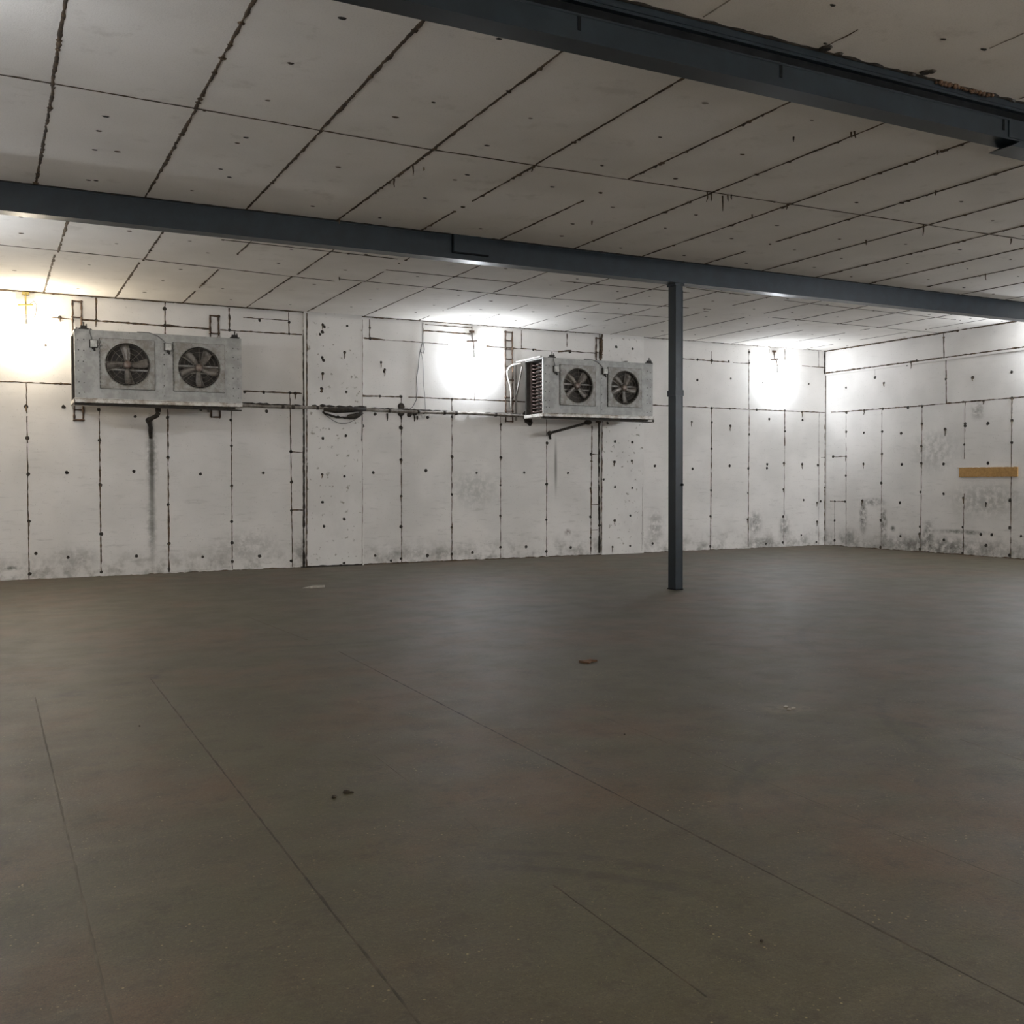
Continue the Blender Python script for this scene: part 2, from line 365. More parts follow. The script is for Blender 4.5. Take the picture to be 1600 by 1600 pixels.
for x0, y0, x1, y1, w_ in [(-4, 14.1, 1.9, 14.28, .022), (1.9, 14.3, 4.6, 14.6, .03), (4.6, 14.4, 8.2, 14.45, .018), (8.2, 14.42, 11.2, 14.1, .024), (11.2, 14.3, 17.1, 14.3, .012),
                           (2.6, 12.72, 4.9, 12.78, .024), (5.0, 13.5, 7.1, 13.5, .02), (7.6, 13.1, 9.9, 13.0, .026), (9.6, 12.68, 12.4, 12.9, .02), (12.4, 12.9, 16.4, 13.0, .012), (9.2, 15.3, 11.3, 15.1, .02)]:
    bead(mb, (x0, y0, Z), (x1, y1, Z), DN, rng, w_, .006, 1, blob=.6, gap=.10)
bead(mb, wb(-20, 450.6, .012), wb(1297, 548, .012), DN, rng, .03, .010, 1, blob=.9, wob=.006)
bead(mb, (XR-.012, D, Z), (XR-.012, YF, Z), DN, rng, .022, .008, 1, blob=.7, wob=.005)
# anchor plugs
for k in range(-3, 17):
    xm = .47 + 1.037*k + .5
    for y in (6.3, 7.35, 8.0, 9.15, 9.95, 10.75):
        if rng.random() < .85: plug(mb, (xm+rng.uniform(-.13, .13), y+rng.uniform(-.2, .2), Z), DN, rng.uniform(.020, .032), rng, rng.choice((1, 1, 2, 3)), .004, .7)
    xm = .84 + 1.045*k + .5
    for y in (11.9, 12.8, 13.6, 14.9, 15.8, 16.7):
        if rng.random() < .9: plug(mb, (xm+rng.uniform(-.2, .2), y+rng.uniform(-.2, .2), Z), DN, rng.uniform(.022, .034), rng, rng.choice((1, 1, 3)), .004, .8)
    for y in (1.2, 2.4, 3.6): plug(mb, (4.6+1.03*(k-6), y, Z), DN, .024, rng, 2, .004, .8)
for q, r_ in [((1301,8),.026), ((1474,61),.026), ((1537,77),.028), ((1290,68),.02), ((165,182),.03), ((148,234),.026), ((150,282),.028), ((385,215),.026), ((345,264),.022), ((730,273),.028), ((863,292),.028), ((664,309),.026)]:
    plug(mb, wc(*q), DN, r_, rng, 2, .005, .55)
for x, y, L in [(1105,300,.10), (1111,302,.08), (1129,306,.16), (1137,304,.07), (1143,304,.05), (645,258,.10), (616,280,.08), (531,340,.07), (1443,352,.12), (1462,298,.05),
                (1330,206,.05), (1240,214,.04), (1335,205,.06), (1465,235,.04), (1540,428,.09), (1353,375,.06), (1175,335,.04), (1230,319,.06), (1580,373,.07), (832,262,.04), (922,48,.03), (530,433,.05), (925,345,.05), (662,262,.03)]:
    drip(mb, wc(x, y, .002), DN, L, rng, 1, .007)
for q in [(1195,66), (1215,72), (1290,75), (1310,84), (1445,113), (1455,111)]:   # torn mastic lips over the near beam
    plug(mb, wc(*q), DN, rng.uniform(.03, .055), rng, 2, .012, 1.0)
struct(mb.build('ceiling', ['ceiling', 'mastic', 'mastic_dark', 'mastic_faint']), 'ceiling of off-white foam boards with brown mastic joints')

# ------------------------------------------------------------------ back wall
NB = (0, -1, 0); rng = random.Random(5); PO = .05          # PO: how far the pilasters stand out
mb = MB(); mb.box((XL-.3, D, -.05), (XR+.3, D+.25, Z+.1))
P1 = (4.93, 5.985); P2 = (11.06, 12.08)
for x0, x1 in (P1, P2): mb.box((x0, D-PO, 0), (x1, D+.02, Z), 4)
def L(x0, y0, x1, y1, w_=.020, gap=0.0, blob=.4, mi=1, off=0.0, wob=.004): bead(mb, wb(x0, y0, off), wb(x1, y1, off), NB, rng, w_, .0025, mi, gap, blob, wob)
L(-20, 450.6, 1297, 548, .030, 0, .8, 1, 0, .007)         # under the ceiling
L(-20, 910, 470, 887, .030, 0, .3, 1, 0, .005); L(470, 886, 566, 882, .03, 0, .3, 2, PO); L(566, 882, 1297, 852, .026, 0, .3, 1)
bead(mb, (XR-.014, D, 0), (XR-.014, D, 3.95), NB, rng, .032, .004, 1, 0, .8); bead(mb, (XR-.05, D, 3.95), (XR-.05, D, Z), NB, rng, .036, .006, 2, 0, .8)                    # corner
# upper row of joints
for a in [(80,496,113,498.5,.018), (128,499.5,258,509,.026), (258,509,329,514,.03), (344,515.5,472,523,.02), (568,528,602,531,.03), (602,531,700,538,.012), (760,541,800,544,.022), (800,544,838,546,.024),
          (836,547,872,549,.012), (872,549.5,893,548,.03), (893,549,930,552,.018), (1063,560,1140,566,.022), (1145,566.5,1170,568,.012), (1253,571.5,1296,575,.016), (662,516.5,735,522,.022), (664,507,738,512,.018), (380,496,450,501,.012)]: L(*a)
# middle row
for a in [(-10,595.5,113,600.5,.020), (380,611,472,614.8,.024), (567,618.5,627,620,.026), (638,620.5,760,625,.02), (760,625,822,628,.022), (1020,633,1062,635,.02), (1060,635,1297,645,.018)]: L(*a)
# short joints of the top strip
for a in [(150,465,150.5,500,.022), (258,472,258,522,.022), (358,481,358.5,514,.026), (451,488,451.5,523,.014), (577.5,499,577.5,530,.02), (661,504,661,535,.018), (737,510,738,530,.016), (815,516,815,545,.02), (886,521,886,542,.022),
          (1112,549,1112,563,.016), (1202,546,1202,552,.01), (1226,545,1226.5,562,.022), (1279,549,1279.5,573,.014), (1290,550,1290.5,574,.010), (1170,546,1170,640,.018), (741,602,741.5,626,.012)]: L(*a)
# tall joints
for a in [(41,597,45.5,906,.014,.03), (155,640,158,896,.020,0), (262,634,264,894,.020,0), (361,628,363,889,.014,.05), (453,613,457,886,.018,0), (627,621,627.5,881,.016,0), (706,625,706,877,.016,0),
          (782,650,782,872,.012,.04), (854,652,854,869,.016,.03), (925,665,923,866,.026,.20), (1112,637,1110,858,.020,.05), (1170.5,641,1169,854,.018,.05), (1226,642,1226,697,.024,.05), (1226,697,1224.5,852,.010,.2), (1280,644,1279,851,.010,.1)]: L(*a[:5], gap=a[5])
for a in [(455,706,474,707,.018), (457,797,475,797,.018), (924,710,936,710,.02), (924,788,936,788,.018), (923,828,934,828,.012), (1283,715,1297,714.5,.016)]: L(*a)
# pilaster edges
L(475, 488, 474.5, 886, .034, 0, .3, 2, 0, .006); L(479.5, 489, 479.2, 886, .022, 0, .2, 1, PO, .004)
L(566.5, 500, 566, 883, .010, .12, .5, 3, PO); L(566, 640, 565.5, 690, .016, 0, 1.5, 2, PO)
L(935.5, 656, 936.5, 864, .040, 0, .5, 2, 0, .008); L(940.5, 522, 940.5, 560, .030, 0, .8, 1, PO, .008); L(941, 655, 939.5, 864, .022, 0, .3, 1, PO, .004); L(937, 522, 936.5, 560, .02, 0, .3, 1)
L(1004, 760, 1003, 861, .008, .25, .2, 3, PO)
# anchor plugs, px positions read off the photograph
def dots(lst, sx, ox, oy, off=0.0):
    for (u, v) in lst:
        X, Y = ox+u/sx, oy+v/sx; P = wb(X, Y)
        o_ = PO if (P1[0] < P.x < P1[1] or P2[0] < P.x < P2[1]) else 0.0
        plug(mb, wb(X, Y, o_), NB, rng.uniform(.024, .034), rng, 2, .004, 1.0)
        if rng.random() < .2: drip(mb, wb(X, Y, o_+.004), NB, rng.uniform(.06, .13), rng, 1, .009)
dots([(375,224),(163,780),(398,783),(617,800),(845,843),(170,978),(622,990),(1047,848),(1255,800),(1443,865),(1446,1027),(1049,1100),(418,1192),(837,1185),(600,242),(1030,275),(1435,303),(1530,690),(1030,170),(285,398)], 4, 0, 440)
dots([(142,131),(335,124),(502,184),(670,117),(840,47),(1002,130),(1159,189),(1316,125),(1455,18),(1457,170),(1457,312),(144,366),(506,430),(841,283),(1159,368),(845,478),(1160,475),(180,527),(340,547),(683,540),(1015,545),(1298,541),(148,630),(507,620),(845,607),(1162,568),(1457,565)], 3.2, 0, 700)
dots([(102,242),(287,254),(288,327),(497,270),(508,282),(495,315),(480,330),(650,277),(634,442),(495,475),(502,492),(497,575),(490,670),(490,685),(645,690),(862,505),(885,550),(880,562),(128,690),(325,698),(292,695),(147,810),(825,828),(1153,848),(498,980),(642,963),(988,915),(987,1115),(1306,735),(1306,1095),(1305,845),(298,1062),(855,716),(985,718),(792,290),(793,355)], 4, 380, 440)
dots([(11,132),(122,142),(266,122),(405,60),(530,113),(660,43),(783,125),(904,48),(1021,123),(1133,181),(1240,125),(1355,31),(12,271),(121,355),(406,241),(659,232),(903,186),(20,391),(405,394),(659,397),(902,339),(1132,359),(902,496),(1030,494),(276,538),(537,538),(762,522),(659,531),(405,553),(1132,517),(1254,497),(1352,344),(1353,448),(1353,202),(120,575),(355,564),(1472,70),(1560,65),(1418,158),(1475,195),(1561,200),(1473,362),(1552,338),(1463,494),(1551,490)], 3.2, 500, 700)
dots([(892,408),(995,420),(1399,488),(1489,492),(1399,615),(1122,873),(837,884),(1363,877),(884,1000),(992,1004),(1489,1045),(880,1127),(990,1120),(1133,1153),(1369,1170),(458,1010),(170,893),(170,1100),(602,438),(373,426),(1489,880)], 4, 740, 440)
dots([(62,75),(219,87),(374,75),(297,4),(452,85),(529,83),(530,68),(600,63),(676,67),(741,72),(296,176),(450,188),(598,173),(682,217),(738,228),(753,222),(294,285),(449,297),(597,286),(738,307),(672,364),(293,410),(525,399),(595,394),(735,392),(53,398)], 2.667, 1000, 700)
dots([(134,485),(124,399),(38,395),(226,352),(226,407),(294,505),(524,512),(130,636),(38,633),(263,641),(132,722),(326,687),(493,692),(226,763),(38,836),(405,748),(490,652),(404,645),(128,921),(222,935),(315,932),(400,908),(490,912),(569,918),(616,711)], 3.2, 1100, 440)
# thick mastic lumps at the pipe run
for x, y, r_ in [(627,634,.07), (627,645,.075), (640,647,.06), (648,646,.05), (662,645,.03), (825,655,.10), (822,650,.09), (828,661,.06), (566,665,.04), (626,668,.035)]: plug(mb, wb(x, y), NB, r_, rng, 2, .03)
for x, y, Ld in [(605,646,.13), (648,650,.10), (652,650,.07), (627,650,.08)]: drip(mb, wb(x, y, .01), NB, Ld, rng, 2, .014)
struct(mb.build('wall_back', ['wall_back', 'mastic', 'mastic_dark', 'mastic_faint', 'pilaster']), 'long back wall of white foam boards with dark joints and plugs')

# ------------------------------------------------------------------ right wall
NR = (-1, 0, 0); rng = random.Random(8)
mb = MB(); mb.box((XR, YF-.3, -.05), (XR+.25, D, Z+.1))
mb.box((XR-.035, YF, wr(1400, 573).z), (XR+.02, D-.02, Z), 0)          # top course of boards stands slightly proud
def L(x0, y0, x1, y1, w_=.020, gap=0.0, blob=.4, mi=1, off=0.0, wob=.004): bead(mb, wr(x0, y0, off), wr(x1, y1, off), NR, rng, w_, .0025, mi, gap, blob, wob)
bead(mb, (XR-.035, D-.02, Z-.010), (XR-.035, YF, Z-.010), NR, rng, .034, .005, 1, 0, 1.0)
bead(mb, (XR-.0355, D-.02, 3.965), (XR-.0355, YF, 3.965), NR, rng, .026, .004, 1, 0, .8)
for a in [(1300,852.5,1650,877.5,.028), (1299,644,1322,643.5,.018), (1322,643,1441,634,.024), (1441,634,1478,630.5,.018), (1478,630.5,1650,616,.024),
          (1478,561,1478.5,631,.022)]: L(*a, blob=.9)
L(1474.5, 521, 1475, 560, .024, off=.0352)
for a in [(1322,644,1322,857,.010,.2), (1378,640,1377,861,.014,.12), (1441,634,1438,866,.016,.12), (1508,628,1505,869,.014,.18), (1581,622,1579,874,.016,.14), (1304,782,1304,853,.01,.1), (1367,574,1367,590,.008,0)]: L(*a[:5], gap=a[5], blob=.9)
for a in [(1300,714,1322,713,.016), (1297,783,1322,783.5,.018)]: L(*a)
# next boards, out of frame to the right
for k in range(1, 16):
    y = 12.45 - 1.03*k
    if y > YF: bead(mb, (XR, y, 0), (XR, y, 3.0), NR, rng, .014, .006, 1, .1, .5)
bead(mb, (XR, 12, 3.03), (XR, YF, 3.0), NR, rng, .02, .006, 1, 0, .5)
def dots(lst, sx, ox, oy):
    for (u, v) in lst:
        X, Y = ox+u/sx, oy+v/sx; P = wr(X, Y)
        o_ = .035 if P.z > 3.96 else 0.0
        plug(mb, wr(X, Y, o_), NR, rng.uniform(.026, .038), rng, 2, .004, 1.0)
        if rng.random() < .25: drip(mb, wr(X, Y, o_+.004), NR, rng.uniform(.06, .15), rng, 1, .009)
dots([(805,36),(858,36),(931,66),(1008,25),(1090,69),(1172,64),(1265,67),(1450,63),(858,115),(1005,146),(926,220),(812,222),(854,223),(1083,228),(1169,184),(1265,191),(1346,208),(1442,231),(1542,218),(811,302),(1003,301),(1166,328),(1344,330),(1541,332),(1165,358),(1085,367),(1266,383),(1442,406),(811,385),(1002,413),(1166,421),(1343,438),(1540,447),(1588,367),(1420,360),(1466,361)], 2.667, 1000, 700)
dots([(710,530),(899,507),(855,480),(892,424),(1063,395),(1035,402),(1209,487),(1343,479),(1538,452),(1015,418),(712,655),(800,644),(894,636),(1020,630),(1090,624),(1398,597),(1540,583),(711,751),(799,756),(891,750),(986,758),(1090,712),(1206,739),(1305,710),(1305,722),(1419,710),(1540,695),(1087,822),(1301,815),(1538,805),(889,862),(710,875),(797,911),(989,914),(1087,908),(1197,911),(1420,907)], 3.2, 1100, 440)
struct(mb.build('wall_right', ['wall_right', 'mastic', 'mastic_dark', 'mastic_faint']), 'right wall of white foam boards, stained near the floor')

# walls outside the frame
mb = MB(); mb.box((XL-.25, YF-.3, -.05), (XL, D+.1, Z+.1)); rng = random.Random(9)
for k in range(18): bead(mb, (XL, -2+k*1.05, 0), (XL, -2+k*1.05, 3.0), (1,0,0), rng, .016, .006, 1, .1, .5, step=.2)
struct(mb.build('wall_left', ['wall_plain', 'mastic']))
mb = MB(); mb.box((XL-.3, YF-.25, -.05), (XR+.3, YF, Z+.1))
for k in range(18): bead(mb, (XL+.5+k*1.05, YF, 0), (XL+.5+k*1.05, YF, 3.0), (0,1,0), rng, .016, .006, 1, .1, .5, step=.2)
struct(mb.build('wall_front', ['wall_plain', 'mastic']))

# ------------------------------------------------------------------ steel beams and column
BW = .17
bm1 = empty('steel_beam', (6.6, YB1+BW/2, Z-.3)); O1 = bm1.location
tag(bm1, 'near dark steel ceiling beam crossing the top right of the view', 'beam', 'steel roof beams')
def part(mbx, name, mats, par): 
    o = mbx.build(name, mats, par); o.matrix_parent_inverse = Matrix.Translation(-par.location) if par.rotation_euler.z == 0 else par.matrix_world.inverted(); return o
X_END = wc(1590, 200, .2).x
zb = 4.175
mb = MB(); mb.box((XL, YB1, zb), (XR, YB1+BW, 4.336)); mb.box((XL, YB1-.004, zb-.003), (XR, YB1+BW+.004, zb-.0005)); mb.box((XL, YB1-.003, 4.322), (XR, YB1, 4.336))
part(mb, 'box_girder', 'steel', bm1)
mb = MB(); mb.box((XL, YB1+.035, 4.336), (XR, YB1+BW-.035, 4.405)); part(mb, 'spacer_web', 'steel_dark', bm1)
mb = MB(); mb.box((XL, YB1-.005, 4.405), (XR, YB1+BW+.005, Z-.001)); mb.box((XL, YB1-.012, 4.425), (XR, YB1-.005, 4.431)); part(mb, 'top_plate', 'steel', bm1)
mb = MB()
for px, py in ((1220, 118), (1568, 197), (905, 45)):
    x = hit(px, py, 1, YB1).x; mb.box((x-.011, YB1-.005, 4.235), (x+.011, YB1+.001, 4.318))
part(mb, 'slot', 'steel_dark', bm1)
xe = hit(1585, 232, 1, YB1).x
mb = MB(); mb.hexa([(xe-.06, YB1-.02, zb-.055), (XR, YB1-.02, zb-.055), (XR, YB1+BW+.02, zb-.055), (xe-.06, YB1+BW+.02, zb-.055), (xe+.05, YB1-.02, zb-.004), (XR, YB1-.02, zb-.004), (XR, YB1+BW+.02, zb-.004), (xe+.05, YB1+BW+.02, zb-.004)])
part(mb, 'splice_shoe', 'steel', bm1)
mb = MB(); x2 = hit(1560, 170, 1, YB1).x + .12
mb.box((x2, YB1-.008, zb+.014), (XR, YB1-.001, 4.32)); part(mb, 'splice_plate', 'steel', bm1)

bm2 = empty('steel_beam', (6.6, YB2+BW/2, Z-.28)); 
tag(bm2, 'far dark blue-grey steel ceiling beam carried by the column', 'beam', 'steel roof beams')
zb2 = 4.198
mb = MB(); mb.box((XL, YB2, zb2), (XR, YB2+BW, Z-.001)); mb.box((XL, YB2-.006, zb2-.010), (XR, YB2+BW+.006, zb2-.0005)); mb.box((XL, YB2-.004, 4.46), (XR, YB2, Z-.001))
part(mb, 'box_girder', 'steel', bm2)
xa, xb = hit(708, 385, 1, YB2).x, hit(762, 385, 1, YB2).x
mb = MB(); mb.box((xa, YB2-.03, 4.27), (xb, YB2-.004, Z-.004)); part(mb, 'splice_plate', 'steel', bm2)
mb = MB(); mb.box((xa-.018, YB2-.03, 4.255), (xa, YB2-.004, Z-.004)); mb.box((xa, YB2-.03, 4.252), (xb, YB2-.006, 4.270)); part(mb, 'splice_gap', 'steel_dark', bm2)

cx0, cx1, cy0, cy1 = 8.342, 8.455, YB2+.03, YB2+.20
col_ = empty('steel_column', ((cx0+cx1)/2, (cy0+cy1)/2, 0)); tag(col_, 'slender dark blue-grey steel column standing under the far beam', 'column')
mb = MB(); mb.box((cx0, cy0, .012), (cx1, cy1, zb2-.0105)); mb.box((cx0-.004, cy0-.004, .01), (cx0+.012, cy0, 4.1)); mb.box((cx1-.012, cy0-.004, .01), (cx1+.004, cy0, 4.1))
part(mb, 'shaft', 'steel', col_)
mb = MB(); mb.box((cx0-.012, cy0-.012, 2.66), (cx1+.012, cy1+.012, 2.74)); part(mb, 'collar', 'steel', col_)
mb = MB(); mb.box((cx1-.03, cy0-.02, 1.43), (cx1+.004, cy0-.003, 1.46)); part(mb, 'lug', 'steel_dark', col_)
mb = MB(); mb.box((cx0-.01, cy0-.01, 0), (cx1+.01, cy1+.01, .012)); part(mb, 'base_plate', 'steel_dark', col_)
mb = MB(); mb.box((cx0-.02, cy0-.012, zb2-.04), (cx1+.02, cy1+.01, zb2-.0105)); part(mb, 'cap_plate', 'steel', col_)

# crusty expanding foam squeezed out over the near beam
rng = random.Random(21); mb = MB()
for i in range(46):
    u = i/45; P = wc(1455+85*u, 128+22*u+0, .0); P.y = YB1-.012-rng.uniform(0, .02)
    mb.ball((P.x+rng.uniform(-.01,.01), P.y, Z-.004-rng.uniform(.0, .022)), rng.uniform(.008, .018), 6, 4, 0, .35, rng)
o = mb.build('foam_crust', 'foam', origin=(wc(1497, 140).x, YB1-.02, Z-.02)); tag(o, 'crumbly orange-brown foam crust along the top edge of the near beam', 'foam', kind='stuff')

# ------------------------------------------------------------------ fan coolers
def plate_hole(mb, x0, x1, z0, z1, cx, cz, r, y, mi=0, th=.004, n=40):
    """square plate in the XZ plane with a round hole"""
    ang = [2*math.pi*k/n for k in range(n)]; outer = []
    for a in ang:
        dx, dz = math.cos(a), math.sin(a); c_ = []
        if dx > 1e-9: c_.append((x1-cx)/dx)
        if dx < -1e-9: c_.append((x0-cx)/dx)
        if dz > 1e-9: c_.append((z1-cz)/dz)
        if dz < -1e-9: c_.append((z0-cz)/dz)
        t_ = min(c_); outer.append((cx+dx*t_, y, cz+dz*t_))
    inner = [(cx+r*math.cos(a), y, cz+r*math.sin(a)) for a in ang]
    i = mb.add(outer); j = mb.add(inner)
    for k in range(n): mb.face((i+k, i+(k+1)%n, j+(k+1)%n, j+k), mi)
    # square corners
    for (px, pz) in ((x0,z0),(x1,z0),(x1,z1),(x0,z1)):
        q = sorted(range(n), key=lambda k: (outer[k][0]-px)**2+(outer[k][2]-pz)**2)
        c0 = mb.add([(px, y, pz)])
        e1 = [k for k in q[:4] if abs(outer[k][0]-px) < 1e-6]; e2 = [k for k in q[:4] if abs(outer[k][2]-pz) < 1e-6]
        if e1 and e2 and e1[0] != e2[0]: mb.face((c0, i+e1[0], i+e2[0]), mi)

def blade_mesh(r0, r1, w0, w1, pitch):
    """one cambered fan blade along +X, fan axis -Y"""
    mb = MB(); rows = []; nr, nw = 7, 5
    for a in range(nr):
        u = a/(nr-1); r = r0+(r1-r0)*u; wd = w0+(w1-w0)*math.sin(u*1.5); tw = pitch*(1-.35*u)
        row = []
        for b in range(nw):
            s_ = b/(nw-1)-.5; zz = s_*wd + .05*u*u; yy = -(.03*math.cos(s_*math.pi)) 
            row.append((r, yy*math.cos(tw)+zz*math.sin(tw), zz*math.cos(tw)-yy*math.sin(tw)))
        rows.append(mb.add(row))
    for a, b in zip(rows, rows[1:]):
        for k in range(nw-1): mb.face((a+k, a+k+1, b+k+1, b+k), 0, True)
    back = mb.add([v+Vector((0, .006, 0)) for v in mb.v[:nr*nw]])
    for a, b in zip(rows, rows[1:]):
        for k in range(nw-1): mb.face((back+a+k, back+b+k, back+b+k+1, back+a+k+1), 0, True)
    edge = [rows[0]+k for k in range(nw)] + [r_+nw-1 for r_ in rows[1:]] + [rows[-1]+k for k in range(nw-2, -1, -1)] + [r_ for r_ in rows[-2:0:-1]]
    for a, b in zip(edge, edge[1:]+edge[:1]): mb.face((a, b, back+b, back+a), 0)
    return mb

def cooler(X0, label, angs, seed, bolt_xs):
    rng = random.Random(seed); W, H, DP = 2.46, 1.06, .72
    root = empty('fan_cooler', (X0+W/2, 16.43, 2.70)); tag(root, label, 'cooler', 'twin-fan coolers on the back wall')
    T = Matrix.Translation((-W/2, 0, 0))
    def put(mb, name, mats, par=None, at=None):
        me_off = Vector(at) if at is not None else Vector((0,0,0))
        mb.v = [v-Vector((W/2, 0, 0)) for v in mb.v]
        o = mb.build(name, mats, par or root); return o
    z0, z1 = .04, .04+H; f1, f2 = .74, 1.80; hs = .385; fz = .605
    # casing: front skin with two square openings, top, right end, back edge strips
    m = MB(); g = .012
    xs = [0, f1-hs, f1+hs, f2-hs, f2+hs, W]
    m.box((0, 0, z0), (xs[1], g, z1)); m.box((xs[2], 0, z0), (xs[3], g, z1)); m.box((xs[4], 0, z0), (W, g, z1))
    for a, b in ((xs[1], xs[2]), (xs[3], xs[4])): m.box((a, 0, z0), (b, g, fz-.37)); m.box((a, 0, fz+.37), (b, g, z1))
    m.box((0, g, z1-.014), (W, DP, z1)); m.box((W-.014, g, z0), (W, DP, z1)); m.box((0, DP-.02, z0), (.03, DP, z1)); m.box((W-.05, DP-.02, z0), (W, DP, z1))
    m.box((0, -.004, z1-.03), (W, 0, z1)); m.box((-.004, -.004, z0), (.02, .03, z1))
    m.box((xs[2]+.12, -.003, z0), (xs[2]+.135, 0, z1-.03))
    for xx in (.05, .125, xs[2]+.15, W-.055, W-.13):      # rivets
        for k in range(6):
            zz = .16+k*.155 + rng.uniform(-.02, .02); plug(m, (xx+rng.uniform(-.006,.006), 0, zz), (0,-1,0), .009, rng, 1, .004)
    put(m, 'casing', ['casing', 'rubber'])
    m = MB(); m.box((.24, .10, z0+.02), (W-.03, .13, z1-.03)); m.box((.24, .13, z0+.02), (W-.03, .60, z1-.03)); m.box((.225, .012, z0), (.24, DP-.02, z1-.014)); m.box((.008, DP-.034, z0), (.225, DP-.0205, z1-.016)); m.box((.008, .0125, z1-.03), (.225, DP-.034, z1-.015)); m.v = m.v
    put(m, 'coil_block', ['dark'])  # includes thin dark sheets that put the open end's shade into colour
    # coil end with return bends, seen at the open left end
    m = MB()
    m.box((.10, .66, z0+.02), (.13, .69, z1-.03))
    for k in range(14):
        zz = z0+.075+k*.068
        for q in range(4):
            yy = .05+q*.155; pts = [(.225, yy, zz), (.13, yy+.004, zz), (.09, yy+.03, zz+.006), (.09, yy+.07, zz+.014), (.13, yy+.098, zz+.020), (.225, yy+.10, zz+.020)]
            m.tube(pts, .0105, 6)
    put(m, 'return_bends', ['copper'])
    m = MB(); m.box((.0, .012, z0), (.006, .05, z1-.02)); put(m, 'end_frame', ['tray'])
    m = MB(); m.box((0, DP-.02, z0), (.006, DP+.002, z1-.02)); put(m, 'end_frame', ['tray'])
    # drip tray
    m = MB(); m.box((-.02, -.03, 0), (W+.01, DP+.01, .008)); m.box((-.02, -.03, 0), (W+.01, -.022, .065)); m.box((-.02, DP, 0), (W+.01, DP+.01, .06))
    m.box((-.02, -.03, 0), (-.012, DP+.01, .065)); m.box((W+.002, -.03, 0), (W+.01, DP+.01, .065)); m.tube([(-.02, -.032, .065), (W+.01, -.032, .062)], .008, 8)
    put(m, 'drip_tray', ['tray'])
    m = MB(); m.box((-.01, .02, -.03), (W-.1, .06, 0)); m.bar((-.01, .04, -.02), (W, .04, -.045), .035, .02); put(m, 'tray_support', ['mastic_dark'])
    for fi, (fx, ang) in enumerate(zip((f1, f2), angs)):
        m = MB(); y = -.022; r = .335
        plate_hole(m, fx-hs, fx+hs, fz-.37, fz+.37, fx, fz, r, y, 0)
        s_ = .006
        for a, b in (((fx-hs, fz-.37), (fx+hs, fz-.37)), ((fx+hs, fz-.37), (fx+hs, fz+.37)), ((fx+hs, fz+.37), (fx-hs, fz+.37)), ((fx-hs, fz+.37), (fx-hs, fz-.37))):
            m.bar((a[0], y+.014, a[1]), (b[0], y+.014, b[1]), .012, .032, (0,1,0), 0)
        for e in (hs+.006,):                                  # dirty gap round the plate
            for a, b in (((fx-e, fz-.376), (fx+e, fz-.376)), ((fx+e, fz-.376), (fx+e, fz+.376)), ((fx+e, fz+.376), (fx-e, fz+.376)), ((fx-e, fz+.376), (fx-e, fz-.376))):
                m.bar((a[0], -.002, a[1]), (b[0], -.002, b[1]), .012, .008, (0,1,0), 1)
        n = 40                                                # inlet throat
        for r_a, ya, r_b, yb in ((r, y, r-.012, y-.012), (r-.012, y-.012, r-.018, y+.01), (r-.018, y+.01, r-.02, .10)):
            i = m.add([(fx+r_a*math.cos(2*math.pi*k/n), ya, fz+r_a*math.sin(2*math.pi*k/n)) for k in range(n)])
            j = m.add([(fx+r_b*math.cos(2*math.pi*k/n), yb, fz+r_b*math.sin(2*math.pi*k/n)) for k in range(n)])
            for k in range(n): m.face((i+k, i+(k+1)%n, j+(k+1)%n, j+k), 1 if yb > .05 else 0, True)
        for k in range(11):                                   # knocked edge clips
            m.box((fx-hs-.012, y-.002, fz-.33+k*.063), (fx-hs+.014, y+.012, fz-.33+k*.063+.03), 0)
        put(m, 'fan_plate', ['casing_dirty', 'dark'])
        m = MB()
        for rr in (.10, .17, .24, .30):
            pts = [(fx+rr*math.cos(2*math.pi*k/28), -.03-.02*(1-rr/.33), fz+rr*math.sin(2*math.pi*k/28)) for k in range(29)]
            m.tube(pts, .0022, 4, cap=False)
        for k in range(8):
            a = math.pi*k/4+.02; m.tube([(fx+.06*math.cos(a), -.05, fz+.06*math.sin(a)), (fx+.335*math.cos(a), -.026, fz+.335*math.sin(a))], .003, 4)
        put(m, 'wire_guard', ['wire'])
        m = MB()
        for dz in (-.075, .03): m.box((fx-.33, .085, fz+dz-.012), (fx+.33, .10, fz+dz+.012))
        put(m, 'motor_strut', ['casing_dirty'])
        m = MB(); m.tube([(fx, .09, fz), (fx, -.002, fz), (fx, -.016, fz), (fx, -.022, fz)], [.062, .060, .048, .02], 20)
        rot = put(m, 'rotor', ['hub'])
        for k in range(4 if fi == 0 else 5):
            nb = 4 if fi == 0 else 5
            b = blade_mesh(.05, .295, .07, .15, .55)
            R = Matrix.Translation((fx-W/2, .045, fz)) @ Matrix.Rotation(math.radians(ang+k*360/nb), 4, 'Y')
            b.v = [R @ v for v in b.v]; b.build('blade', ['blade'], rot)
    for jx, jz in ((.262, .89), (1.335, .90)):
        m = MB(); m.box((jx-.058, -.02, jz-.062), (jx+.056, 0, jz+.060), 1); m.box((jx-.045, -.055, jz-.05), (jx+.045, -.02, jz+.05)); m.box((jx-.038, -.060, jz-.043), (jx+.038, -.055, jz+.043))
        j = put(m, 'junction_box', ['box', 'rubber'])
        m = MB(); m.tube([(jx-.005, -.03, jz-.05), (jx-.005, -.03, jz-.085)], .020, 8); m.tube([(jx+.01, -.03, jz-.07), (jx+.012, -.032, jz-.11)], .014, 8); put(m, 'cable_gland', ['rubber'], j)
        m = MB()
